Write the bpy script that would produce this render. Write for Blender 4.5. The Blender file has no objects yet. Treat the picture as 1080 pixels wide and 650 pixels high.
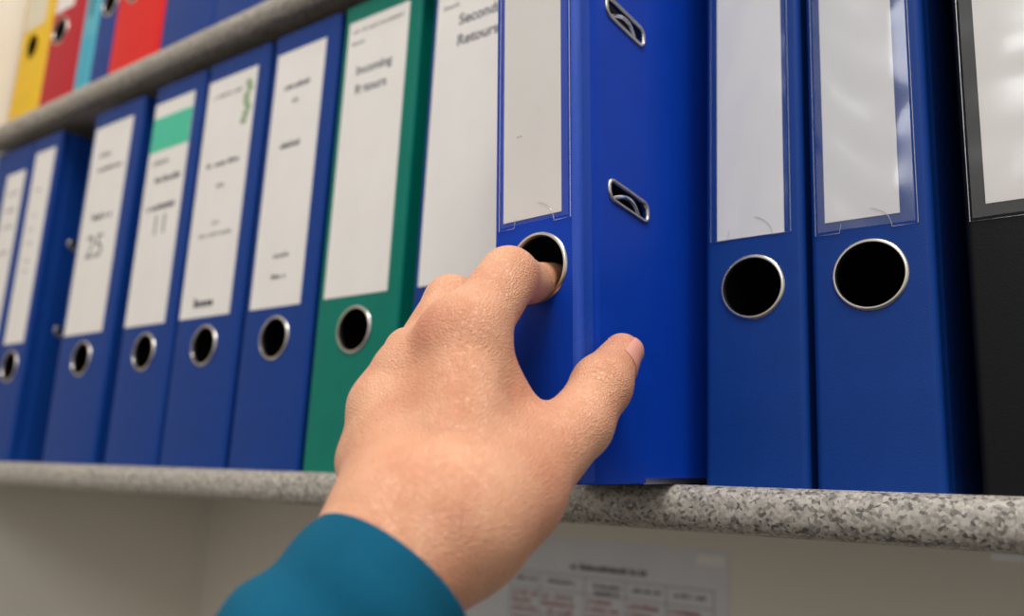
import bpy, bmesh, math, random
import numpy as np
from mathutils import Vector, Matrix

scene = bpy.context.scene
COL = scene.collection

# ------------------------------------------------------------------ camera
cam_data = bpy.data.cameras.new('camera')
cam = bpy.data.objects.new('camera', cam_data)
COL.objects.link(cam)
cam_right = Vector((0.8006, 0.5973, 0.0484)).normalized()
cam_fwd = Vector((-0.5927, 0.7773, 0.2111)).normalized()
cam_up = cam_right.cross(cam_fwd).normalized()
cam_right = cam_fwd.cross(cam_up).normalized()
mw = Matrix((cam_right, cam_up, -cam_fwd)).transposed().to_4x4()
mw.translation = Vector((0.1982, -0.3646, -0.0089))
cam.matrix_world = mw
cam_data.sensor_width = 36.0
cam_data.lens = 36.0 * 921.15 / 1080.0
cam_data.clip_start = 0.01
cam_data.dof.use_dof = True
cam_data.dof.focus_distance = 0.345
cam_data.dof.aperture_fstop = 5.8
scene.camera = cam

# ------------------------------------------------------------------ light
world = bpy.data.worlds.new('world')
scene.world = world
world.use_nodes = True
bgn = world.node_tree.nodes['Background']
wt = world.node_tree                                        # a room that is bright above and dim towards the floor
w_tc = wt.nodes.new('ShaderNodeTexCoord'); w_sp = wt.nodes.new('ShaderNodeSeparateXYZ'); w_rp = wt.nodes.new('ShaderNodeValToRGB')
w_mr = wt.nodes.new('ShaderNodeMapRange'); w_mr.inputs[1].default_value = -1.0
wt.links.new(w_tc.outputs['Generated'], w_sp.inputs[0]); wt.links.new(w_sp.outputs['Z'], w_mr.inputs[0])
wt.links.new(w_mr.outputs[0], w_rp.inputs[0]); wt.links.new(w_rp.outputs[0], bgn.inputs['Color'])
w_el = w_rp.color_ramp.elements
w_el[0].position = 0.27; w_el[0].color = (0.05, 0.045, 0.04, 1)
w_el[1].position = 0.52; w_el[1].color = (1.0, 0.97, 0.93, 1)
bgn.inputs['Strength'].default_value = 0.66

def area_light(name, loc, target, sx, sy, power, col):
    l = bpy.data.lights.new(name, 'AREA')
    l.shape = 'RECTANGLE'; l.size = sx; l.size_y = sy; l.energy = power; l.color = col
    o = bpy.data.objects.new(name, l)
    COL.objects.link(o)
    o.location = loc
    d = Vector(target) - Vector(loc)
    o.rotation_euler = d.to_track_quat('-Z', 'Y').to_euler()
    return o
area_light('ceiling_lamp', (0.55, -0.60, 1.75), (-0.05, -0.05, 0.1), 0.9, 0.40, 28, (1.0, 0.97, 0.92))
area_light('front_fill', (0.42, -1.75, 1.10), (0.0, 0, 0.15), 0.9, 0.60, 9, (0.95, 0.97, 1.0))  # added unseen fill from the front, placed to glare in the right-hand label pockets

scene.view_settings.view_transform = 'Standard'
scene.view_settings.look = 'None'
scene.view_settings.gamma = 1.0
scene.view_settings.use_curve_mapping = False
scene.view_settings.exposure = 0.0

# ------------------------------------------------------------------ materials
def srgb(r, g, b):
    def f(c):
        c /= 255.0
        return c / 12.92 if c <= 0.04045 else ((c + 0.055) / 1.055) ** 2.4
    return (f(r), f(g), f(b), 1.0)

class NT:
    def __init__(self, name):
        self.m = bpy.data.materials.new(name)
        self.m.use_nodes = True
        self.t = self.m.node_tree
        self.b = self.t.nodes['Principled BSDF']
    def n(self, typ, **kw):
        nd = self.t.nodes.new(typ)
        for k, v in kw.items():
            if k in nd.inputs: nd.inputs[k].default_value = v
            else: setattr(nd, k, v)
        return nd
    def l(self, a, b): self.t.links.new(a, b)
    def obj(self): return self.n('ShaderNodeTexCoord').outputs['Object']

def mat_plain(name, col, rough=0.5, metal=0.0, spec=0.5, bump=0.0, scale=400):
    k = NT(name)
    k.b.inputs['Roughness'].default_value = rough
    k.b.inputs['Metallic'].default_value = metal
    k.b.inputs['Specular IOR Level'].default_value = spec
    no = k.n('ShaderNodeTexNoise', Scale=30.0, Detail=3.0)
    k.l(k.obj(), no.inputs['Vector'])
    mx = k.n('ShaderNodeMix', data_type='RGBA')
    mx.inputs[6].default_value = tuple(c * 0.93 for c in col[:3]) + (1,)
    mx.inputs[7].default_value = tuple(min(1, c * 1.05) for c in col[:3]) + (1,)
    k.l(no.outputs['Fac'], mx.inputs[0]); k.l(mx.outputs[2], k.b.inputs['Base Color'])
    if bump:
        n2 = k.n('ShaderNodeTexNoise', Scale=float(scale), Detail=2.0)
        k.l(k.obj(), n2.inputs['Vector'])
        bp = k.n('ShaderNodeBump', Strength=bump, Distance=0.0005)
        k.l(n2.outputs['Fac'], bp.inputs['Height']); k.l(bp.outputs['Normal'], k.b.inputs['Normal'])
    return k.m

def mat_cover(name, col, rough=0.46):
    """embossed plastic foil of a lever arch file: fine linen grain"""
    k = NT(name)
    k.b.inputs['Roughness'].default_value = rough
    k.b.inputs['Specular IOR Level'].default_value = 0.15
    k.b.inputs['Base Color'].default_value = col
    v = k.n('ShaderNodeTexVoronoi', Scale=1300.0)
    k.l(k.obj(), v.inputs['Vector'])
    n = k.n('ShaderNodeTexNoise', Scale=60.0, Detail=4.0)
    k.l(k.obj(), n.inputs['Vector'])
    mx = k.n('ShaderNodeMix', data_type='RGBA')
    mx.inputs[6].default_value = tuple(c * 0.88 for c in col[:3]) + (1,)
    mx.inputs[7].default_value = tuple(min(1, c * 1.10) for c in col[:3]) + (1,)
    k.l(n.outputs['Fac'], mx.inputs[0]); k.l(mx.outputs[2], k.b.inputs['Base Color'])
    b = k.n('ShaderNodeBump', Strength=0.12, Distance=0.0003)
    k.l(v.outputs['Distance'], b.inputs['Height']); k.l(b.outputs['Normal'], k.b.inputs['Normal'])
    return k.m

def mat_weave(name, col):
    k = NT(name)
    k.b.inputs['Roughness'].default_value = 0.45
    k.b.inputs['Specular IOR Level'].default_value = 0.4
    sep = k.n('ShaderNodeSeparateXYZ'); k.l(k.obj(), sep.inputs[0])
    add = k.n('ShaderNodeMath', operation='ADD'); k.l(sep.outputs['X'], add.inputs[0]); k.l(sep.outputs['Y'], add.inputs[1])
    def sine(sock_a, sock_b, op):
        m = k.n('ShaderNodeMath', operation=op); k.l(sock_a, m.inputs[0]); k.l(sock_b, m.inputs[1])
        s = k.n('ShaderNodeMath', operation='MULTIPLY'); k.l(m.outputs[0], s.inputs[0]); s.inputs[1].default_value = 5200.0
        q = k.n('ShaderNodeMath', operation='SINE'); k.l(s.outputs[0], q.inputs[0])
        return q.outputs[0]
    a = sine(add.outputs[0], sep.outputs['Z'], 'ADD'); b_ = sine(add.outputs[0], sep.outputs['Z'], 'SUBTRACT')
    p = k.n('ShaderNodeMath', operation='MULTIPLY'); k.l(a, p.inputs[0]); k.l(b_, p.inputs[1])
    h = k.n('ShaderNodeMath', operation='MULTIPLY_ADD'); k.l(p.outputs[0], h.inputs[0]); h.inputs[1].default_value = 0.5; h.inputs[2].default_value = 0.5
    mx = k.n('ShaderNodeMix', data_type='RGBA')
    mx.inputs[6].default_value = tuple(c * 0.72 for c in col[:3]) + (1,)
    mx.inputs[7].default_value = tuple(min(1, c * 1.45) for c in col[:3]) + (1,)
    k.l(h.outputs[0], mx.inputs[0]); k.l(mx.outputs[2], k.b.inputs['Base Color'])
    b = k.n('ShaderNodeBump', Strength=0.5, Distance=0.0003)
    k.l(h.outputs[0], b.inputs['Height']); k.l(b.outputs['Normal'], k.b.inputs['Normal'])
    return k.m

def mat_pocket(name, refl=0.10):
    """clear plastic film: mostly see-through with a glossy sheen"""
    m = bpy.data.materials.new(name); m.use_nodes = True
    t = m.node_tree
    t.nodes.clear()
    out = t.nodes.new('ShaderNodeOutputMaterial')
    tr = t.nodes.new('ShaderNodeBsdfTransparent'); tr.inputs['Color'].default_value = (0.99, 0.99, 0.99, 1)
    gl = t.nodes.new('ShaderNodeBsdfGlossy'); gl.inputs['Roughness'].default_value = 0.2
    fr = t.nodes.new('ShaderNodeLayerWeight'); fr.inputs['Blend'].default_value = 0.2
    mu = t.nodes.new('ShaderNodeMath'); mu.operation = 'MULTIPLY_ADD'; mu.inputs[1].default_value = 0.5; mu.inputs[2].default_value = refl - 0.04
    mx = t.nodes.new('ShaderNodeMixShader')
    tc = t.nodes.new('ShaderNodeTexCoord')
    no = t.nodes.new('ShaderNodeTexNoise'); no.inputs['Scale'].default_value = 38.0; no.inputs['Detail'].default_value = 1.0
    bu = t.nodes.new('ShaderNodeBump'); bu.inputs['Strength'].default_value = 0.22; bu.inputs['Distance'].default_value = 0.002
    L = t.links.new
    L(tc.outputs['Object'], no.inputs['Vector']); L(no.outputs['Fac'], bu.inputs['Height']); L(bu.outputs['Normal'], gl.inputs['Normal'])
    L(fr.outputs['Facing'], mu.inputs[0]); L(mu.outputs[0], mx.inputs[0]); L(tr.outputs[0], mx.inputs[1]); L(gl.outputs[0], mx.inputs[2]); L(mx.outputs[0], out.inputs['Surface'])
    return m

def mat_granite(name):
    k = NT(name)
    k.b.inputs['Roughness'].default_value = 0.4
    co = k.obj()
    v1 = k.n('ShaderNodeTexVoronoi', Scale=720.0); k.l(co, v1.inputs['Vector'])
    r1 = k.n('ShaderNodeValToRGB')
    e = r1.color_ramp.elements
    e[0].position = 0.0; e[0].color = srgb(92, 87, 82)
    e[1].position = 1.0; e[1].color = srgb(186, 179, 168)
    for p, c in ((0.10, (112, 107, 101)), (0.22, (136, 130, 122)), (0.5, (158, 151, 142)), (0.75, (172, 165, 155))):
        q = e.new(p); q.color = srgb(*c)
    sp = k.n('ShaderNodeSeparateColor'); k.l(v1.outputs['Color'], sp.inputs[0])
    n = k.n('ShaderNodeTexNoise', Scale=300.0, Detail=3.0); k.l(co, n.inputs['Vector'])
    ad = k.n('ShaderNodeMath', operation='MULTIPLY_ADD'); k.l(n.outputs['Fac'], ad.inputs[0]); ad.inputs[1].default_value = 0.7; ad.inputs[2].default_value = -0.35
    s2 = k.n('ShaderNodeMath', operation='ADD'); k.l(sp.outputs[0], s2.inputs[0]); k.l(ad.outputs[0], s2.inputs[1])
    k.l(s2.outputs[0], r1.inputs[0]); k.l(r1.outputs[0], k.b.inputs['Base Color'])
    return k.m

def mat_wall(name, col):
    k = NT(name)
    k.b.inputs['Roughness'].default_value = 0.85
    co = k.obj()
    n = k.n('ShaderNodeTexNoise', Scale=9.0, Detail=5.0); k.l(co, n.inputs['Vector'])
    mx = k.n('ShaderNodeMix', data_type='RGBA')
    mx.inputs[6].default_value = tuple(c * 0.94 for c in col[:3]) + (1,); mx.inputs[7].default_value = col
    k.l(n.outputs['Fac'], mx.inputs[0]); k.l(mx.outputs[2], k.b.inputs['Base Color'])
    n2 = k.n('ShaderNodeTexNoise', Scale=160.0, Detail=3.0); k.l(co, n2.inputs['Vector'])
    b = k.n('ShaderNodeBump', Strength=0.25, Distance=0.001)
    k.l(n2.outputs['Fac'], b.inputs['Height']); k.l(b.outputs['Normal'], k.b.inputs['Normal'])
    return k.m

def mat_skin(name):
    k = NT(name)
    co = k.obj()
    k.b.inputs['Roughness'].default_value = 0.40
    k.b.inputs['Specular IOR Level'].default_value = 0.5
    k.b.inputs['Subsurface Weight'].default_value = 0.25
    k.b.inputs['Subsurface Radius'].default_value = (1.0, 0.35, 0.18)
    k.b.inputs['Subsurface Scale'].default_value = 0.003
    n = k.n('ShaderNodeTexNoise', Scale=55.0, Detail=4.0); k.l(co, n.inputs['Vector'])
    rp = k.n('ShaderNodeValToRGB'); e = rp.color_ramp.elements
    e[0].position = 0.30; e[0].color = srgb(214, 148, 114)
    e[1].position = 0.72; e[1].color = srgb(232, 174, 138)
    k.l(n.outputs['Fac'], rp.inputs[0])
    cur = rp.outputs[0]
    # redder skin over the knuckles, at the thumb tip and in the folds
    for (p, r, s) in SKIN_RED:
        d = k.n('ShaderNodeVectorMath', operation='DISTANCE'); k.l(co, d.inputs[0]); d.inputs[1].default_value = p
        mr = k.n('ShaderNodeMapRange', interpolation_type='SMOOTHSTEP'); k.l(d.outputs['Value'], mr.inputs[0])
        mr.inputs[1].default_value = r; mr.inputs[2].default_value = r * 0.15; mr.inputs[3].default_value = 0.0; mr.inputs[4].default_value = s
        mx = k.n('ShaderNodeMix', data_type='RGBA'); k.l(mr.outputs[0], mx.inputs[0]); k.l(cur, mx.inputs[6])
        mx.inputs[7].default_value = srgb(208, 118, 96); cur = mx.outputs[2]
    k.l(cur, k.b.inputs['Base Color'])
    v = k.n('ShaderNodeTexVoronoi', feature='DISTANCE_TO_EDGE', Scale=900.0); k.l(co, v.inputs['Vector'])
    v2 = k.n('ShaderNodeTexNoise', Scale=420.0, Detail=4.0); k.l(co, v2.inputs['Vector'])
    v3 = k.n('ShaderNodeMath', operation='MULTIPLY'); k.l(v2.outputs['Fac'], v3.inputs[0]); v3.inputs[1].default_value = 0.45
    s = k.n('ShaderNodeMath', operation='MULTIPLY_ADD'); k.l(v.outputs['Distance'], s.inputs[0]); s.inputs[1].default_value = 1.7; k.l(v3.outputs[0], s.inputs[2])
    h = s.outputs[0]
    for (p, r, ax_, freq, amp) in WRINKLES:                         # creases across a joint
        wv = k.n('ShaderNodeVectorMath', operation='DOT_PRODUCT'); k.l(co, wv.inputs[0]); wv.inputs[1].default_value = ax_
        nz = k.n('ShaderNodeTexNoise', Scale=70.0, Detail=3.0); k.l(co, nz.inputs['Vector'])
        f1 = k.n('ShaderNodeMath', operation='MULTIPLY_ADD'); k.l(nz.outputs['Fac'], f1.inputs[0]); f1.inputs[1].default_value = 9.0
        f0 = k.n('ShaderNodeMath', operation='MULTIPLY'); k.l(wv.outputs['Value'], f0.inputs[0]); f0.inputs[1].default_value = freq
        k.l(f0.outputs[0], f1.inputs[2])
        sn = k.n('ShaderNodeMath', operation='SINE'); k.l(f1.outputs[0], sn.inputs[0])
        ab = k.n('ShaderNodeMath', operation='ABSOLUTE'); k.l(sn.outputs[0], ab.inputs[0])
        pw = k.n('ShaderNodeMath', operation='POWER'); k.l(ab.outputs[0], pw.inputs[0]); pw.inputs[1].default_value = 0.45
        d = k.n('ShaderNodeVectorMath', operation='DISTANCE'); k.l(co, d.inputs[0]); d.inputs[1].default_value = p
        mr = k.n('ShaderNodeMapRange', interpolation_type='SMOOTHSTEP'); k.l(d.outputs['Value'], mr.inputs[0])
        mr.inputs[1].default_value = r; mr.inputs[2].default_value = r*0.2; mr.inputs[3].default_value = 0.0; mr.inputs[4].default_value = amp
        pr = k.n('ShaderNodeMath', operation='MULTIPLY_ADD'); k.l(pw.outputs[0], pr.inputs[0]); k.l(mr.outputs[0], pr.inputs[1]); k.l(h, pr.inputs[2])
        h = pr.outputs[0]
    b = k.n('ShaderNodeBump', Strength=0.75, Distance=0.0006)
    k.l(h, b.inputs['Height']); k.l(b.outputs['Normal'], k.b.inputs['Normal'])
    return k.m

def mat_cloth(name, col):
    k = NT(name)
    k.b.inputs['Roughness'].default_value = 0.9
    k.b.inputs['Specular IOR Level'].default_value = 0.15
    k.b.inputs['Sheen Weight'].default_value = 0.15
    k.b.inputs['Sheen Roughness'].default_value = 0.4
    k.b.inputs['Sheen Tint'].default_value = srgb(60, 170, 190)
    co = k.obj()
    n = k.n('ShaderNodeTexNoise', Scale=45.0, Detail=6.0); k.l(co, n.inputs['Vector'])
    mx = k.n('ShaderNodeMix', data_type='RGBA')
    mx.inputs[6].default_value = tuple(c * 0.75 for c in col[:3]) + (1,); mx.inputs[7].default_value = tuple(c * 1.15 for c in col[:3]) + (1,)
    k.l(n.outputs['Fac'], mx.inputs[0]); k.l(mx.outputs[2], k.b.inputs['Base Color'])
    w = k.n('ShaderNodeTexNoise', Scale=1100.0, Detail=2.0); k.l(co, w.inputs['Vector'])
    b = k.n('ShaderNodeBump', Strength=0.4, Distance=0.0006)
    k.l(w.outputs['Fac'], b.inputs['Height']); k.l(b.outputs['Normal'], k.b.inputs['Normal'])
    return k.m

BLUE = mat_cover('blue_cover', srgb(12, 55, 128))
BLUE_DEEP = mat_cover('royal_blue_cover', srgb(8, 60, 174))
BLUE_WEAVE = mat_weave('royal_blue_weave', srgb(16, 68, 174))
GREEN = mat_cover('green_cover', srgb(0, 112, 96))
BLACK = mat_cover('black_cover', srgb(13, 14, 16))
YELLOW = mat_cover('yellow_cover', srgb(228, 184, 38))
CRIMSON = mat_cover('crimson_cover', srgb(178, 20, 40))
RED = mat_cover('red_cover', srgb(214, 26, 22))
TEAL = mat_cover('teal_cover', srgb(86, 172, 190))
CYAN = mat_plain('cyan_print', srgb(40, 160, 186), 0.5)
PAPER = mat_plain('label_paper', srgb(226, 221, 216), 0.7)
PAPER_GREY = mat_plain('label_paper_grey', srgb(218, 216, 216), 0.7)
INK = mat_plain('grey_ink', srgb(96, 96, 104), 0.7)
INK_SOFT = mat_plain('faded_ink', srgb(140, 138, 140), 0.7)
INK_RED = mat_plain('red_ink', srgb(176, 92, 92), 0.7)
INK_GREEN = mat_plain('green_ink', srgb(128, 156, 110), 0.7)
TURQ = mat_plain('turquoise_print', srgb(62, 186, 152), 0.6)
LINING_SHADE = mat_plain('lining_and_hole_shade', srgb(30, 30, 34), 0.8)  # inner lining; its dark colour also stands in for shade in the holes
METAL = mat_plain('nickel', srgb(205, 198, 190), 0.28, 1.0)
CHROME = mat_plain('chrome', srgb(225, 225, 228), 0.12, 1.0)
POCKET = mat_pocket('clear_pocket', 0.05)
POCKET_GLOSS = mat_pocket('glossy_pocket', 0.13)
SEAM = mat_pocket('clear_plastic_seam', 0.35)
GRANITE = mat_granite('granite_laminate')
WALL = mat_wall('cream_plaster', srgb(234, 226, 212))

# ------------------------------------------------------------------ mesh helpers
def paint_inside(o, mat, test):
    """second material on the faces that lie inside the binder"""
    o.data.materials.append(mat)
    for p in o.data.polygons:
        if test(p): p.material_index = 1

def link_bm(name, bm, mat, parent=None, smooth=False, angle=35):
    bmesh.ops.remove_doubles(bm, verts=bm.verts, dist=1e-6)
    bmesh.ops.recalc_face_normals(bm, faces=bm.faces)
    me = bpy.data.meshes.new(name)
    bm.to_mesh(me); bm.free()
    for m in (mat if isinstance(mat, (list, tuple)) else [mat]): me.materials.append(m)
    if smooth:
        for p in me.polygons: p.use_smooth = True
        me.set_sharp_from_angle(angle=math.radians(angle))
    o = bpy.data.objects.new(name, me)
    COL.objects.link(o)
    if parent is not None: o.parent = parent
    return o

def tag(o, label=None, cat=None, group=None, kind=None):
    if label: o['label'] = label
    if cat: o['category'] = cat
    if group: o['group'] = group
    if kind: o['kind'] = kind
    return o

def empty(name, loc, label, cat, group=None):
    o = bpy.data.objects.new(name, None)
    o.empty_display_size = 0.02
    COL.objects.link(o)
    o.location = loc
    return tag(o, label, cat, group)

def add_box(bm, x0, x1, y0, y1, z0, z1):
    v = [bm.verts.new(p) for p in ((x0,y0,z0),(x1,y0,z0),(x1,y1,z0),(x0,y1,z0),(x0,y0,z1),(x1,y0,z1),(x1,y1,z1),(x0,y1,z1))]
    for f in ((0,3,2,1),(4,5,6,7),(0,1,5,4),(1,2,6,5),(2,3,7,6),(3,0,4,7)):
        bm.faces.new([v[i] for i in f])

def circle(cx, cy, r, n=48):
    return [(cx + r*math.cos(2*math.pi*i/n), cy + r*math.sin(2*math.pi*i/n)) for i in range(n)]

def rounded_rect(cx, cy, w, h, r, ang=0.0, n=7, shear=0.0):
    pts = []
    for (sx, sy, a0) in ((1,1,0),(-1,1,90),(-1,-1,180),(1,-1,270)):
        for i in range(n):
            a = math.radians(a0 + 90*i/(n-1))
            x = sx*(w/2-r) + r*math.cos(a); y = sy*(h/2-r) + r*math.sin(a)
            x += shear*y
            pts.append((cx + x*math.cos(ang) - y*math.sin(ang), cy + x*math.sin(ang) + y*math.cos(ang)))
    return pts

def add_plate(bm, outer, holes, f_front, f_back, walls_outer=True, skip_edges=()):
    """flat plate with holes: f_front / f_back map a 2-D point to 3-D"""
    for f in (f_front, f_back):
        edges = []
        for loop in [outer] + holes:
            vs = [bm.verts.new(f(*p)) for p in loop]
            for i in range(len(vs)): edges.append(bm.edges.new((vs[i], vs[(i+1) % len(vs)])))
        bmesh.ops.triangle_fill(bm, use_beauty=True, use_dissolve=False, edges=edges)
    def wall(loop, skip=()):
        for i in range(len(loop)):
            if i in skip: continue
            a, b = loop[i], loop[(i+1) % len(loop)]
            bm.faces.new([bm.verts.new(q) for q in (f_front(*a), f_front(*b), f_back(*b), f_back(*a))])
    wall(outer, skip_edges)
    for h in holes: wall(h)

def add_strip(bm, po, pi, z0, z1):
    """wall of given outer / inner XY profile, extruded upwards with caps"""
    n = len(po)
    def V(p, z): return bm.verts.new((p[0], p[1], z))
    for i in range(n-1):
        bm.faces.new([V(po[i],z0), V(po[i+1],z0), V(po[i+1],z1), V(po[i],z1)])
        bm.faces.new([V(pi[i],z0), V(pi[i],z1), V(pi[i+1],z1), V(pi[i+1],z0)])
        for z in (z0, z1):
            bm.faces.new([V(po[i],z), V(po[i+1],z), V(pi[i+1],z), V(pi[i],z)])

def add_tube(bm, pts, r, n=8, closed=False):
    pts = [Vector(p) for p in pts]
    rings = []
    m = len(pts)
    up = None
    for i in range(m):
        if closed: t = (pts[(i+1) % m] - pts[i-1]).normalized()
        else: t = (pts[min(i+1, m-1)] - pts[max(i-1, 0)]).normalized()
        if up is None:
            up = Vector((0,0,1)) if abs(t.z) < .9 else Vector((1,0,0))
        u = (up - t*up.dot(t)).normalized(); w = t.cross(u); up = u
        rr = r[i] if isinstance(r, (list, tuple)) else r
        rings.append([bm.verts.new(pts[i] + u*(rr*math.cos(2*math.pi*k/n)) + w*(rr*math.sin(2*math.pi*k/n))) for k in range(n)])
    rng = range(m) if closed else range(m-1)
    for i in rng:
        a, b = rings[i], rings[(i+1) % m]
        for k in range(n): bm.faces.new((a[k], a[(k+1) % n], b[(k+1) % n], b[k]))
    if not closed:
        bm.faces.new(rings[0][::-1]); bm.faces.new(rings[-1])

# ------------------------------------------------------------------ setting
X0, X1, YW = -0.782, 0.62, 0.315
def struct(name, boxes, m):
    bm = bmesh.new()
    for b in boxes: add_box(bm, *b)
    return tag(link_bm(name, bm, m), kind='structure')
struct('wall_back', [(X0, X1, YW, YW+0.1, -0.75, 1.1)], WALL)
struct('wall_left', [(X0-0.1, X0, -0.9, YW+0.1, -0.75, 1.1)], WALL)

def shelf(name, ztop, th, label):
    prof = []
    r, yf = 0.0085, -0.012
    for i in range(9):
        a = math.radians(90 + 90*i/8); prof.append((yf + r + r*math.cos(a), ztop - r + r*math.sin(a)))
    for i in range(9):
        a = math.radians(180 + 90*i/8); prof.append((yf + r + r*math.cos(a), ztop - th + r + r*math.sin(a)))
    prof += [(YW-0.0005, ztop-th), (YW-0.0005, ztop)]
    bm = bmesh.new()
    A = [bm.verts.new((X0+0.0005, y, z)) for y, z in prof]; B = [bm.verts.new((X1, y, z)) for y, z in prof]
    for i in range(len(prof)):
        j = (i+1) % len(prof); bm.faces.new((A[i], A[j], B[j], B[i]))
    bm.faces.new(A[::-1]); bm.faces.new(B)
    return tag(link_bm(name, bm, GRANITE, smooth=True), label, 'shelf')
shelf('shelf_board', 0.0, 0.0200, 'speckled grey granite-look shelf board carrying the long row of mostly blue binders')
ZU = 0.3495
shelf('shelf_board', ZU, 0.0195, 'grey shelf board at top left carrying the yellow, red and teal binders')

# ------------------------------------------------------------------ lever arch binders
H, DEP = 0.318, 0.285
RING_Z = 0.0876

def scribble(bm, x0, x1, zc, h, y, seed, bold=1.0):
    """a line of too-small-to-read print: a row of pen strokes of uneven height"""
    rnd = random.Random(seed)
    x = x0
    while x < x1:
        w = h * rnd.uniform(0.35, 0.6)
        if rnd.random() < 0.12: x += w; continue
        top = h * rnd.choice((0.62, 0.62, 1.0)); 
        t = h * 0.16 * bold
        add_box(bm, x, x+t, y-0.00008, y, zc-h/2, zc-h/2+top)
        add_box(bm, x+w*0.62, x+w*0.62+t, y-0.00008, y, zc-h/2, zc-h/2+0.62*h)
        zz = zc-h/2 + rnd.choice((0.0, 0.25, 0.55))*h
        add_box(bm, x, x+w*0.62+t, y-0.00008, y, zz, zz+t)
        x += w + h*0.16

def text_mesh(name, body, size, x, z, y, parent, mat, bold=0.0):
    cu = bpy.data.curves.new(name, 'FONT')
    cu.body = body; cu.size = size; cu.align_x = 'CENTER'; cu.align_y = 'CENTER'; cu.offset = bold; cu.extrude = 0.00004
    tmp = bpy.data.objects.new('tmp', cu)
    me = bpy.data.meshes.new_from_object(tmp)
    bpy.data.objects.remove(tmp); bpy.data.curves.remove(cu)
    me.name = name; me.materials.clear(); me.materials.append(mat)
    o = bpy.data.objects.new(name, me); COL.objects.link(o)
    o.rotation_euler = (math.pi/2, 0, 0); o.location = (x, y, z); o.parent = parent
    return o

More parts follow.
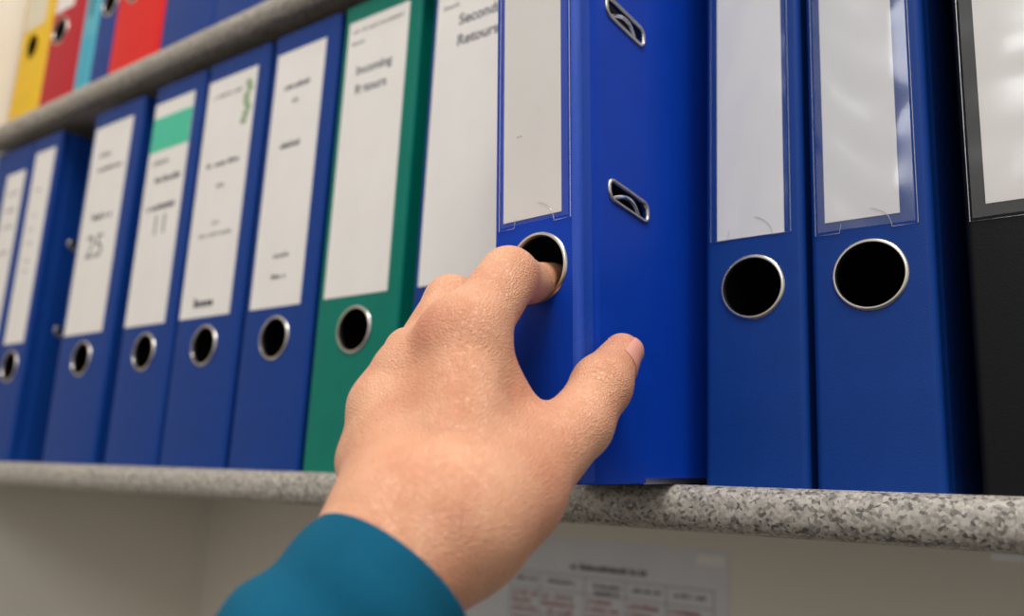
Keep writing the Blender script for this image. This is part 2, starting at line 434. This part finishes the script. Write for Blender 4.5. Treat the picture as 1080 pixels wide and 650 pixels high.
def binder(loc, w, label, mat, group, ring=True, lab=None, lab_mat=None, rad=0.003, slots=False, pocket=None, height=H, hinge=False, ring_r=0.0152, ring_x=None, guard=False, ring_mat=None):
    """lab = (x0, x1, z0, z1) of the paper label on the spine, in binder coordinates"""
    root = empty('lever_arch_binder', loc, label, 'binder', group)
    t = 0.0022
    bm = bmesh.new()
    rx = w/2 if ring_x is None else ring_x
    hole = [circle(rx, RING_Z, ring_r-0.0016)] if ring else []
    add_plate(bm, [(rad, 0), (w-rad, 0), (w-rad, height), (rad, height)], hole, lambda a, b: (a, 0, b), lambda a, b: (a, t, b), skip_edges=(1, 3))
    yc = 0.016
    po, pi = [], []
    for i in range(7):
        a = math.radians(-90 + 90*i/6)
        po.append((w-rad+rad*math.cos(a), rad+rad*math.sin(a)))
        ri = max(rad-t, 0.0004)
        pi.append((w-t-ri+ri*math.cos(a), t+ri+ri*math.sin(a)))
    pi[0] = (w-rad, t)
    for d, g in ((0.0035, 0), (0.0045, 0.0004), (0.006, 0.0006), (0.0115, 0.0006), (0.0130, 0.0004), (0.0140, 0), (yc, 0)):
        po.append((w-g, d)); pi.append((w-t, max(d, t+0.001)))
    add_strip(bm, po, pi, 0, height)
    add_strip(bm, [(w-p[0], p[1]) for p in po], [(w-p[0], p[1]) for p in pi], 0, height)
    sl = []
    if slots:
        for zc in (0.1215, 0.2065): sl.append(rounded_rect(0.0385, zc, 0.0315, 0.0088, 0.0035, math.radians(-8), shear=-0.15))
    add_plate(bm, [(yc, 0), (DEP, 0), (DEP, height), (yc, height)], sl, lambda a, b: (w, a, b), lambda a, b: (w-t, a, b), skip_edges=(3,))
    add_plate(bm, [(yc, 0), (DEP, 0), (DEP, height), (yc, height)], [], lambda a, b: (0, a, b), lambda a, b: (t, a, b), skip_edges=(3,))
    co = link_bm('cover', bm, mat, root, smooth=True, angle=30)
    def inside(p):
        c, n = p.center, p.normal
        if math.hypot(c.x-rx, c.z-RING_Z) < ring_r and -1e-4 < c.y < t+1e-4 and abs(n.y) < 0.5: return True  # hole wall coloured dark as shade, continuing the black of the hole
        return t*0.9 < c.x < w-t*0.9 and c.y > t*0.9 and (n.y > 0.5 or abs(n.x) > 0.5) and 0.002 < c.z < height-0.002 and (n.y > 0.5 or abs(c.x-t) < 0.0005 or abs(w-t-c.x) < 0.0005)
    paint_inside(co, LINING_SHADE, inside)
    if ring:
        bm = bmesh.new()
        R0 = ring_r - 0.0018
        prof = [(ring_r, -0.0001), (ring_r-0.0002, -0.0006), (ring_r-0.0008, -0.0011), (ring_r-0.0015, -0.0010), (R0, -0.0003), (R0, 0.0005), (ring_r-0.0017, 0.0005), (ring_r-0.0017, -0.0001)]
        N = 56
        rg = [[bm.verts.new((rx + q*math.cos(2*math.pi*k/N), d, RING_Z + q*math.sin(2*math.pi*k/N))) for k in range(N)] for q, d in prof]
        for i in range(len(rg)):
            a, b = rg[i], rg[(i+1) % len(rg)]
            for k in range(N): bm.faces.new((a[k], a[(k+1) % N], b[(k+1) % N], b[k]))
        tag(link_bm('finger_ring', bm, ring_mat or METAL, root, smooth=True, angle=50), 'nickel ring round the finger hole')
    lo = None
    if lab:
        bm = bmesh.new(); add_box(bm, lab[0], lab[1], -0.00032, -0.00002, lab[2], lab[3])
        lo = tag(link_bm('paper_label', bm, lab_mat or PAPER, root), 'white paper spine label')
    if pocket:
        px0, px1, pz0, pz1, wr, pm = pocket
        bm = bmesh.new(); nx, nz = 14, 60
        rnd = random.Random(int(px0*1e5)); ph = [rnd.uniform(0, 6.3) for _ in range(6)]
        def off(u, v):
            e = min(1, u*8, (1-u)*8)
            return -0.0006 - wr*e*(0.5 + 0.5*math.sin(v*34 + 3*math.sin(u*3+ph[0]) + ph[1])*math.sin(v*13+ph[2]+u*2.4))
        g = [[bm.verts.new((px0+(px1-px0)*i/nx, off(i/nx, j/nz), pz0+(pz1-pz0)*j/nz)) for i in range(nx+1)] for j in range(nz+1)]
        for j in range(nz):
            for i in range(nx): bm.faces.new((g[j][i], g[j][i+1], g[j+1][i+1], g[j+1][i]))
        po_ = tag(link_bm('label_pocket', bm, pm, root, smooth=True, angle=180), 'clear plastic label pocket')
        # welded seam with the open thumb notch at the bottom
        cx = (px0+px1)/2
        bm = bmesh.new(); y = -0.0005; r = 0.00024
        zb = pz0 - 0.0012
        add_tube(bm, [(px0-0.001, y, pz1), (px0-0.001, y, zb), (cx-0.0105, y, zb), (cx-0.0098, y, zb+0.004)], r, 6)
        add_tube(bm, [(px1+0.001, y, pz1), (px1+0.001, y, zb), (cx+0.0105, y, zb)] + [(cx+0.0105*math.cos(a), y, zb+0.0095*math.sin(a)) for a in [math.radians(q) for q in range(5, 80, 8)]], r, 6)
        link_bm('pocket_seam', bm, SEAM, po_)
    if slots:
        for k, lp in enumerate(sl):
            bm = bmesh.new()
            add_tube(bm, [(w+0.0002, a, b) for a, b in lp], 0.0010, 8, closed=True)
            e = tag(link_bm('slot_eyelet', bm, METAL, root, smooth=True, angle=180), 'nickel eyelet round the arch slot in the cover')
            zc = 0.1215 + 0.085*k
            bm = bmesh.new()
            arc = [(w-0.0018+0.0022*math.sin(math.pi*i/12), 0.0265+0.0235*i/12, zc-0.0016+0.0042*math.sin(math.pi*i/12)-0.0038*i/12) for i in range(13)]
            add_tube(bm, arc, 0.0011, 8)
            link_bm('arch_wire', bm, CHROME, e, smooth=True, angle=180)
    if hinge:
        bm = bmesh.new()
        po2 = []
        for i in range(7):
            a = math.radians(-90 + 90*i/6); po2.append((w-rad+(rad+0.0002)*math.cos(a), rad+(rad+0.0002)*math.sin(a)))
        po2 += [(w+0.0002, 0.0035), (w-0.0001, 0.0046), (w-0.0003, 0.006), (w-0.0003, 0.0100)]
        pi2 = [(p[0]-0.0006*(1 if i > 0 else 0), p[1]+(0.0006 if i < 4 else 0)) for i, p in enumerate(po2)]
        add_strip(bm, po2, pi2, 0.0005, height-0.0005)
        link_bm('hinge_strip', bm, BLUE_WEAVE, root, smooth=True, angle=40)
    if guard:
        bm = bmesh.new()
        add_box(bm, w-0.0005, w+0.0006, 0.0470, DEP, -0.0003, 0.0022)
        tag(link_bm('edge_guard', bm, METAL, root), 'thin metal guard along the bottom edge')
    return root, lo

def marks(lo, fn, mat, name='printed_text'):
    bm = bmesh.new(); fn(bm); return link_bm(name, bm, mat, lo)
def lines(lo, rows, mat):
    for (x0, x1, z, h, seed, bold) in rows:                         # every printed line is a mesh of its own
        bm = bmesh.new(); scribble(bm, x0, x1, z, h, YT, seed, bold); link_bm('printed_text', bm, mat, lo)

YT = -0.00034
G1 = 'blue binders on the left of the lower shelf'
def std(xl, xr, label, mat, group, l0=None, l1=None, zl=(0.109, 0.3025), **kw):
    return binder((xl, 0, 0), xr-xl, label, mat, group, lab=None if l0 is None else (l0-xl, l1-xl, zl[0], zl[1]), **kw)

# lower shelf, from the left wall
r, lo = std(-0.7785, -0.6945, 'blue binder with white label in the corner against the left wall', BLUE, G1, -0.7440, -0.7040, (0.109, 0.290))
lines(lo, [(0.043, 0.066, z, 0.004, int(z*1e4), 1) for z in (0.268, 0.250, 0.232, 0.205)], INK_SOFT)
r, lo = std(-0.6935, -0.6390, 'narrow blue binder with slim label, next to the dark gap near the left wall', BLUE, G1, -0.6855, -0.6460, slots=True)
lines(lo, [(0.020, 0.030, z, 0.003, int(z*1e4), 1) for z in (0.262, 0.236, 0.222, 0.208, 0.190, 0.180)], INK_SOFT)
r, lo = std(-0.5760, -0.4925, 'blue binder with handwritten 25 on its label, right of the dark gap', BLUE, G1, -0.5700, -0.5070)
lines(lo, [(0.020, 0.036, 0.274, 0.005, 3, 1), (0.018, 0.060, 0.260, 0.004, 4, 1.4), (0.024, 0.052, 0.215, 0.0065, 5, 1.6)], INK)
text_mesh('handwriting', '25', 0.030, 0.035, 0.186, YT, lo, INK)
r, lo = std(-0.4747, -0.4025, 'blue binder with a turquoise band across the top of its label', BLUE, G1, -0.4715, -0.4148)
marks(lo, lambda bm: add_box(bm, 0.0034, 0.0597, YT-0.00006, YT, 0.258, 0.289), TURQ, 'colour_band')
lines(lo, [(0.012, 0.034, 0.248, 0.005, 6, 1), (0.018, 0.052, 0.232, 0.0055, 7, 1.6), (0.012, 0.050, 0.208, 0.0055, 8, 1.6)], INK)
text_mesh('handwriting', '11', 0.024, 0.034, 0.191, YT, lo, INK)
r, lo = std(-0.3980, -0.3205, 'blue binder with a green upright mark at the corner of its label', BLUE, G1, -0.3945, -0.3330)
lines(lo, [(0.012, 0.048, 0.288, 0.0035, 9, 1), (0.014, 0.054, 0.230, 0.0045, 10, 1.5), (0.030, 0.037, 0.212, 0.005, 11, 1), (0.030, 0.038, 0.182, 0.003, 12, 1), (0.016, 0.054, 0.173, 0.0035, 13, 1), (0.020, 0.044, 0.1205, 0.0075, 14, 1.6)], INK)
def f5g(bm):
    for i in range(7):
        z = 0.293 - i*0.0052
        add_box(bm, 0.0525 + 0.002*math.sin(i*1.9), 0.0595 + 0.002*math.sin(i*1.9), YT-0.00006, YT, z-0.0048, z)
marks(lo, f5g, INK_GREEN, 'green_mark')
r, lo = std(-0.3152, -0.2435, 'blue binder with sparse centred print, just left of the green binder', BLUE, G1, -0.3092, -0.2560)
lines(lo, [(0.015, 0.045, 0.274, 0.005, 15, 1.3), (0.028, 0.033, 0.262, 0.004, 16, 1), (0.020, 0.040, 0.228, 0.005, 17, 1.4), (0.026, 0.041, 0.146, 0.004, 18, 1), (0.026, 0.040, 0.131, 0.004, 19, 1.3)], INK)
r, lo = std(-0.2385, -0.1655, 'green binder with white label left of the hand', GREEN, None, -0.2325, -0.1755, (0.1095, 0.305))
HEAD = [(0.010, 0.058, 0.2975, 0.0035, 20, 1), (0.010, 0.024, 0.2885, 0.0035, 21, 1)]
lines(lo, HEAD, INK_SOFT)
text_mesh('printed_text', 'Incoming', 0.0092, 0.0335, 0.2665, YT, lo, INK, 0.00025)
text_mesh('printed_text', 'Retours', 0.0092, 0.0320, 0.2525, YT, lo, INK, 0.00025)
r, lo = std(-0.1545, -0.0790, 'blue binder with a large white label, partly behind the pulled-out binder', BLUE, None, -0.1500, -0.0905)
lines(lo, HEAD, INK_SOFT)
text_mesh('printed_text', 'Seconds', 0.0100, 0.0395, 0.2765, YT, lo, INK, 0.00025)
text_mesh('printed_text', 'Retours', 0.0100, 0.0385, 0.2625, YT, lo, INK, 0.00025)

# the binder being pulled off the shelf
r, lo = binder((-0.0286, -0.0756, -0.0038), 0.045, 'royal blue binder tilted and pulled off the shelf by the hand', BLUE_DEEP, None,
               lab=(0.0060, 0.0368, 0.1095, 0.306), slots=True, pocket=(0.0048, 0.0405, 0.1075, 0.308, 0.0, POCKET), hinge=True, guard=True, ring_x=0.0245)
r.rotation_mode = 'YXZ'; r.rotation_euler = (0.0515, -0.0136, -0.045)
marks(lo, lambda bm: [add_box(bm, 0.0135+k*0.0016, 0.0142+k*0.0016, YT-0.00005, YT, 0.1465, 0.1472) for k in range(2)], INK_SOFT, 'ink_specks')

G2 = 'narrow blue binders right of the pulled-out binder'
r, lo = std(0.0315, 0.0775, 'narrow blue binder directly right of the pulled-out binder', BLUE, G2, 0.0376, 0.0690, (0.111, 0.305), lab_mat=PAPER_GREY,
            pocket=(0.0040, 0.0395, 0.112, 0.306, 0.0009, POCKET), ring_r=0.0150, ring_x=0.0225)
r, lo = std(0.0803, 0.1290, 'narrow blue binder between the other narrow blue one and the black binder', BLUE, G2, 0.0868, 0.1170, (0.1122, 0.305), lab_mat=PAPER_GREY,
            pocket=(0.0035, 0.0425, 0.108, 0.306, 0.0014, POCKET_GLOSS), ring_r=0.0154, ring_x=0.0240)
r, lo = std(0.1404, 0.2210, 'black binder cut off by the right edge of the picture', BLACK, None, 0.1482, 0.2130, (0.1108, 0.305),
            pocket=(0.0030, 0.0770, 0.1055, 0.306, 0.0016, POCKET_GLOSS), ring_r=0.0154)

# upper shelf
def up(xl, xr, label, mat, group=None, l0=None, l1=None, y=0.0, zl=(0.1105, 0.3025), **kw):
    return binder((xl, y, ZU), xr-xl, label, mat, group, lab=None if l0 is None else (l0-xl, l1-xl, zl[0], zl[1]), **kw)
CREAM = mat_plain('cream_label', srgb(214, 206, 184), 0.7)
up(-0.7725, -0.7050, 'yellow binder at the left end of the upper shelf', YELLOW, None, -0.7672, -0.7225, lab_mat=CREAM, ring_r=0.0150, ring_mat=YELLOW, ring_x=0.0310)
up(-0.7042, -0.6340, 'dark red binder between the yellow and the teal one', CRIMSON, None, -0.6985, -0.6600, ring_x=0.0230)
r, lo = up(-0.6333, -0.6040, 'slim teal folder with upright lettering on the upper shelf', TEAL, None, ring=False)
bm = bmesh.new(); add_box(bm, 0.003, 0.0263, -0.0003, -0.00002, 0.012, 0.062); link_bm('colour_patch', bm, CYAN, r)
bm = bmesh.new()
rnd = random.Random(5)
for i in range(22):
    z = 0.085 + i*0.0052
    add_box(bm, 0.010, 0.010 + rnd.uniform(0.006, 0.009), -0.0003, -0.00002, z, z+0.0034)
link_bm('printed_text', bm, mat_plain('dark_teal_ink', srgb(58, 104, 116), 0.7), r)
up(-0.6032, -0.5672, 'blue binder with a nickel ring half hidden behind the bright red binder', BLUE, None, ring_x=0.0205, ring_r=0.0140, zl=(0.1105, 0.30), l0=-0.5980, l1=-0.5725)
up(-0.5665, -0.4835, 'bright red binder on the upper shelf', RED, None, -0.5600, -0.4900, y=-0.001, ring_x=0.0290)
G3 = 'blue binders at the right of the upper shelf'
up(-0.4825, -0.4030, 'blue binder right beside the bright red binder', BLUE, G3, -0.4765, -0.4090)
up(-0.4020, -0.3250, 'blue binder at the top, second to the right of the bright red binder', BLUE, G3, -0.3960, -0.3310)

# ------------------------------------------------------------------ things under the shelf
sx0, sx1, sz1, sz0 = -0.389, -0.092, -0.0425, -0.2525
root = empty('paper_notice', (sx0, YW, sz0), 'paper notice with a red and black table taped to the wall under the shelf', 'notice')
W_, H_ = sx1-sx0, sz1-sz0
bm = bmesh.new(); add_box(bm, 0, W_, -0.0006, -0.0001, 0, H_)
sh = link_bm('sheet', bm, mat_plain('notice_paper', srgb(222, 222, 226), 0.6), root)
ys = -0.00065
bm = bmesh.new()
tx0, tx1, tz1 = 0.0840, 0.2847, H_-0.0320
cols = [tx0, 0.1171, 0.1644, 0.2050, 0.2431, tx1]
rows = [tz1, tz1-0.014, tz1-0.036, tz1-0.058, tz1-0.080, tz1-0.102]
for x in cols: add_box(bm, x-0.0004, x+0.0004, ys-0.0001, ys, rows[-1], rows[0])
for z in rows: add_box(bm, tx0, tx1, ys-0.0001, ys, z-0.0004, z+0.0004)
link_bm('table_ruling', bm, INK_SOFT, sh)
bm = bmesh.new()
scribble(bm, 0.1472, 0.2238, H_-0.0235, 0.0052, ys, 31, 1.9)
for i in range(5):
    c = (cols[i]+cols[i+1])/2; hw = (cols[i+1]-cols[i])*0.33
    scribble(bm, c-hw, c+hw, rows[0]-0.0060, 0.0036, ys, 40+i, 1.7)
scribble(bm, cols[2]+0.010, cols[3]-0.008, rows[0]-0.0115, 0.0038, ys, 50, 1.7)
link_bm('printed_text', bm, INK, sh)
bm = bmesh.new()
for j in range(4):
    for i in range(5):
        for q in range(3):
            scribble(bm, cols[i]+0.003, cols[i]+0.003+(cols[i+1]-cols[i])*random.Random(i*9+j*5+q).uniform(0.5, 0.85), rows[j+1]-0.005-0.0065*q, 0.0040, ys, 60+i+7*j+31*q, 1.5)
link_bm('printed_text', bm, INK_RED, sh)
bm = bmesh.new(); add_box(bm, W_-0.027, W_-0.003, -0.0009, -0.00065, H_-0.0125, H_-0.0045)
tag(link_bm('adhesive_tape', bm, mat_plain('tape', srgb(238, 236, 230), 0.3), root), 'pale strip of tape on the corner')

bm = bmesh.new(); add_box(bm, 0.0, 0.12, -0.0025, -0.0002, -0.0043, 0.0)
o = tag(link_bm('label_strip', bm, mat_plain('white_strip', srgb(248, 250, 252), 0.5)), 'short white strip on the wall just under the shelf at right', 'strip')
o.location = (0.0938, YW, -0.0298)

# ------------------------------------------------------------------ the person: left hand, forearm, sleeve
ND = {
    'A': (0.0055, -0.1933, -0.0535, 0.0215),
    'Wr': (0.0207, -0.1529, -0.0172, 0.0176),
    'Wu': (0.0066, -0.1630, -0.0198, 0.0192),
    'Mi': (0.0010, -0.1333, 0.0447, 0.0136),
    'Mm': (-0.0192, -0.1376, 0.0323, 0.0113),
    'Mr': (-0.0239, -0.1442, 0.0195, 0.0109),
    'Mp': (-0.0232, -0.1500, 0.0003, 0.0096),
    'Pi': (0.0003, -0.1081, 0.0732, 0.0115),
    'Di': (-0.0031, -0.0907, 0.0754, 0.0091),
    'Ti': (-0.0111, -0.0620, 0.0844, 0.0070),
    'D2': (-0.0035, -0.0845, 0.0772, 0.0079),
    'Pm': (-0.0233, -0.1135, 0.0644, 0.0104),
    'Dm': (-0.0353, -0.0929, 0.0592, 0.0088),
    'Tm': (-0.0294, -0.0928, 0.0469, 0.0078),
    'Pr': (-0.0395, -0.1179, 0.0446, 0.0096),
    'Dr': (-0.0439, -0.1010, 0.0366, 0.0084),
    'Tr': (-0.0331, -0.1062, 0.0241, 0.0076),
    'Pp': (-0.0366, -0.1298, 0.0209, 0.0086),
    'Dp': (-0.0412, -0.1143, 0.0175, 0.0076),
    'Tp': (-0.0334, -0.1163, 0.0085, 0.0068),
    'Cc': (0.0244, -0.1324, -0.0067, 0.0158),
    'Tc': (0.0271, -0.0971, 0.0177, 0.0119),
    'It': (0.0272, -0.0821, 0.0340, 0.0112),
    'Tt': (0.0250, -0.0636, 0.0494, 0.0079),
    'B1': (0.0073, -0.1170, 0.0211, 0.0108),
}
SKIN_RED = [((-0.004, -0.146, 0.047), 0.013, 0.55), ((-0.028, -0.152, 0.030), 0.010, 0.35), ((0.026, -0.064, 0.052), 0.012, 0.35),
            ((0.034, -0.135, -0.012), 0.020, 0.30), ((-0.003, -0.100, 0.070), 0.012, 0.30), ((0.030, -0.150, -0.020), 0.02, 0.25)]
WRINKLES = [
    ((0.0312, -0.0911, 0.032), 0.016, (-0.091, 0.765, 0.637), 1300.0, 0.9),      # over the thumb joint
    ((0.0047, -0.1332, 0.0561), 0.020, (-0.018, 0.662, 0.749), 1300.0, 0.4),      # root of the index finger
    ((0.0003, -0.1161, 0.0772), 0.013, (-0.018, 0.662, 0.749), 1500.0, 0.3),      # index middle joint
    ((0.0271, -0.1091, 0.0177), 0.020, (0.063, 0.821, 0.567), 1200.0, 0.25),      # base of the thumb
]
SKIN = mat_skin('skin')

def hand_sdf(p):
    A = {k: (np.array(v[:3]), v[3]) for k, v in ND.items()}
    def S(a, b):
        (pa, ra), (pb, rb) = A[a], A[b]
        ab = pb - pa
        t = np.clip(((p - pa) @ ab) / (ab @ ab), 0, 1)
        return np.linalg.norm(p - (pa + t[..., None]*ab), axis=-1) - (ra + t*(rb - ra))
    def sm(a, b, k):
        h = np.clip(.5 + .5*(b - a)/k, 0, 1)
        return b*(1-h) + a*h - k*h*(1-h)
    def ch(ns, k=.003):
        d = None
        for a, b in zip(ns, ns[1:]):
            s = S(a, b); d = s if d is None else sm(d, s, k)
        return d
    palm = sm(S('Wr', 'Mi'), S('Wu', 'Mp'), .012)
    palm = sm(palm, S('Wr', 'Mm'), .010); palm = sm(palm, S('Wu', 'Mr'), .010)
    palm = sm(palm, S('Wr', 'Wu'), .012)
    palm = sm(palm, S('Wr', 'A'), .010); palm = sm(palm, S('Wu', 'A'), .010)
    palm = sm(palm, S('Mi', 'Mm'), .006); palm = sm(palm, S('Mm', 'Mr'), .006); palm = sm(palm, S('Mr', 'Mp'), .006)
    th = ch(['Wr', 'Cc', 'Tc', 'It', 'Tt'], .004)
    palm = sm(palm, S('B1', 'Cc'), .012); palm = sm(palm, S('B1', 'Mi'), .008)
    palm = sm(palm, th, .009)
    fi = sm(ch(['Mi', 'Pi', 'Di'], .002), S('D2', 'Ti'), .0010)
    fm = ch(['Mm', 'Pm', 'Dm', 'Tm']); fr = ch(['Mr', 'Pr', 'Dr', 'Tr']); fp = ch(['Mp', 'Pp', 'Dp', 'Tp'])
    f = sm(sm(fi, fm, .0012), sm(fr, fp, .0012), .0012)
    return sm(palm, f, .006)

def surface_nets(sdf, lo, hi, h):
    ax = [np.arange(lo[i], hi[i]+h, h) for i in range(3)]
    n = [len(a) for a in ax]
    F = np.empty(n)
    for i in range(0, n[0], 8):
        g = np.stack(np.meshgrid(ax[0][i:i+8], ax[1], ax[2], indexing='ij'), -1)
        F[i:i+8] = sdf(g)
    ins = F < 0
    c = np.zeros([m-1 for m in n]); P = np.zeros([m-1 for m in n] + [3])
    idx = np.stack(np.meshgrid(*[np.arange(m-1) for m in n], indexing='ij'), -1).astype(float)
    for a in range(3):
        o1, o2 = [b for b in range(3) if b != a]
        for d1 in (0, 1):
            for d2 in (0, 1):
                s0 = [slice(None)]*3
                s0[o1] = slice(d1, n[o1]-1+d1); s0[o2] = slice(d2, n[o2]-1+d2)
                sa, sb = list(s0), list(s0)
                sa[a] = slice(0, n[a]-1); sb[a] = slice(1, n[a])
                fa, fb = F[tuple(sa)], F[tuple(sb)]
                cross = (fa < 0) != (fb < 0)
                den = np.where(cross, fa - fb, 1)
                t = np.where(cross, fa/den, 0)
                q = idx.copy(); q[..., a] += t; q[..., o1] += d1; q[..., o2] += d2
                P += q*cross[..., None]; c += cross
    act = c > 0
    vid = -np.ones(act.shape, int); vid[act] = np.arange(act.sum())
    V = P[act]/c[act][:, None]*h + np.array(lo)
    faces = []
    for a in range(3):
        o1, o2 = [(1, 2), (2, 0), (0, 1)][a]
        sa = [slice(1, m-1) for m in n]; sb = [slice(1, m-1) for m in n]
        sa[a] = slice(0, n[a]-1); sb[a] = slice(1, n[a])
        A_, B_ = ins[tuple(sa)], ins[tuple(sb)]
        ii = np.argwhere(A_ != B_)
        flip = A_[A_ != B_]
        base = ii + 1; base[:, a] -= 1
        def cell(d1, d2):
            q = base.copy(); q[:, o1] += d1; q[:, o2] += d2
            return vid[q[:, 0], q[:, 1], q[:, 2]]
        f = np.stack([cell(-1, -1), cell(0, -1), cell(0, 0), cell(-1, 0)], 1)
        f[~flip] = f[~flip][:, ::-1]
        faces.append(f)
    faces = np.concatenate(faces)
    for _ in range(3):                                              # settle the vertices on the surface
        e = 2e-4
        d = sdf(V)
        g = np.stack([sdf(V + np.eye(3)[k]*e) - sdf(V - np.eye(3)[k]*e) for k in range(3)], 1)/(2*e)
        V = V - d[:, None]*g/np.maximum((g*g).sum(1), .3)[:, None]
    return V, faces

person = empty('person', (0.0055, -0.1933, -0.0535), 'bare left hand in a teal sleeve, index finger hooked in a binder hole', 'person')
pin = Matrix.Translation(-Vector(person.location))
pts = np.array([v[:3] for v in ND.values()])
V, F = surface_nets(hand_sdf, pts.min(0)-0.027, pts.max(0)+0.018, 0.00125)
me = bpy.data.meshes.new('hand_and_forearm')
me.from_pydata(V.tolist(), [], F.tolist())
me.materials.append(SKIN)
for p in me.polygons: p.use_smooth = True
hand = bpy.data.objects.new('hand_and_forearm', me)
COL.objects.link(hand); hand.parent = person; hand.matrix_parent_inverse = pin

# thumbnail, bent over the outer side of the thumb tip
a, b = Vector(ND['It'][:3]), Vector(ND['Tt'][:3])
ra, rb = ND['It'][3], ND['Tt'][3]
ax = (b-a).normalized()
dors = (cam_right*0.80 - cam_fwd*0.58 - cam_up*0.12)
dors = (dors - ax*dors.dot(ax)).normalized()
side = ax.cross(dors)
bm = bmesh.new()
nu, nv = 12, 14
def nail_pt(i, j, lift):
    u = i/nu; v = -1 + 2*j/nv
    L = (b-a).length
    s = L - 0.0115 + 0.0172*u
    th_ = math.radians(54)*v*(1 - 0.10*u - (0.25*max(0, u-0.75)/0.25)**2)
    rr = ra + (rb-ra)*min(s/L, 1)
    over = max(0, s-L)
    rr = math.sqrt(max(rr*rr - over*over, 1e-9))*(1.0 - 0.035*v*v) + 0.0001 + lift
    rr += 0.0010*min(1, over/0.006)
    s -= 0.0012*(v*v)*(1 if u > 0.5 else -1)*abs(u-0.5)*2
    return a + ax*s + (dors*math.cos(th_) + side*math.sin(th_))*rr
top = [[bm.verts.new(nail_pt(i, j, 0.0004)) for j in range(nv+1)] for i in range(nu+1)]
bot = [[bm.verts.new(nail_pt(i, j, -0.0009)) for j in range(nv+1)] for i in range(nu+1)]
for i in range(nu):
    for j in range(nv):
        bm.faces.new((top[i][j], top[i][j+1], top[i+1][j+1], top[i+1][j]))
        bm.faces.new((bot[i][j], bot[i+1][j], bot[i+1][j+1], bot[i][j+1]))
for i in range(nu):
    for j in (0, nv): bm.faces.new((top[i][j], top[i+1][j], bot[i+1][j], bot[i][j]))
for j in range(nv):
    for i in (0, nu): bm.faces.new((top[i][j], top[i][j+1], bot[i][j+1], bot[i][j]))
nail = link_bm('thumbnail', bm, mat_plain('nail', srgb(226, 158, 140), 0.25), hand, smooth=True, angle=60)
tag(nail, 'pink thumbnail')

# sleeve
cuff_c = Vector((0.0111, -0.1720, -0.0357))
elbow = Vector((-0.0037, -0.2162, -0.0898))
ax = (elbow - cuff_c).normalized()
L = (elbow - cuff_c).length
e2 = (cam_fwd - ax*cam_fwd.dot(ax)).normalized()           # thickness direction of the forearm
e1 = ax.cross(e2).normalized()
SL_A, SL_B = 0.0285, 0.0265
def sleeve_pt(s, th, inset):
    g = 1 - math.exp(-s/0.012)
    ra_ = SL_A + 0.0022*g + 0.003*s/0.12 - inset
    rb_ = SL_B + 0.0030*g + 0.007*s/0.12 - inset
    w = 0.0009*math.sin(s*260 + 2.2*math.sin(th) + 0.6) + 0.0008*math.sin(s*150 - 3*math.cos(th)) + 0.0007*math.sin(3*th + s*60)
    w *= min(1, s/0.02)
    return cuff_c + ax*(s - 0.0040*max(0, -math.sin(th))*math.exp(-s/0.03)) + e1*((ra_+w)*math.cos(th)) + e2*((rb_+w)*math.sin(th))
prof = []
for i in range(46): prof.append((L*1.15*(1-i/45), 0.0))
for k in range(1, 6):
    q = math.pi*k/6; prof.append((-0.0011*math.sin(q), 0.0011*(1-math.cos(q))))
for i in range(30): prof.append((0.06*i/29, 0.0022))
bm = bmesh.new(); NS = 72
rg = [[bm.verts.new(sleeve_pt(max(s, 0), 2*math.pi*k/NS, ins) + ax*min(s, 0)) for k in range(NS)] for s, ins in prof]
for i in range(len(rg)-1):
    for k in range(NS): bm.faces.new((rg[i][k], rg[i][(k+1) % NS], rg[i+1][(k+1) % NS], rg[i+1][k]))
sleeve = link_bm('sleeve', bm, mat_cloth('teal_knit', srgb(10, 84, 112)), person, smooth=True, angle=180)
sleeve.matrix_parent_inverse = pin
tag(sleeve, 'teal cloth sleeve')
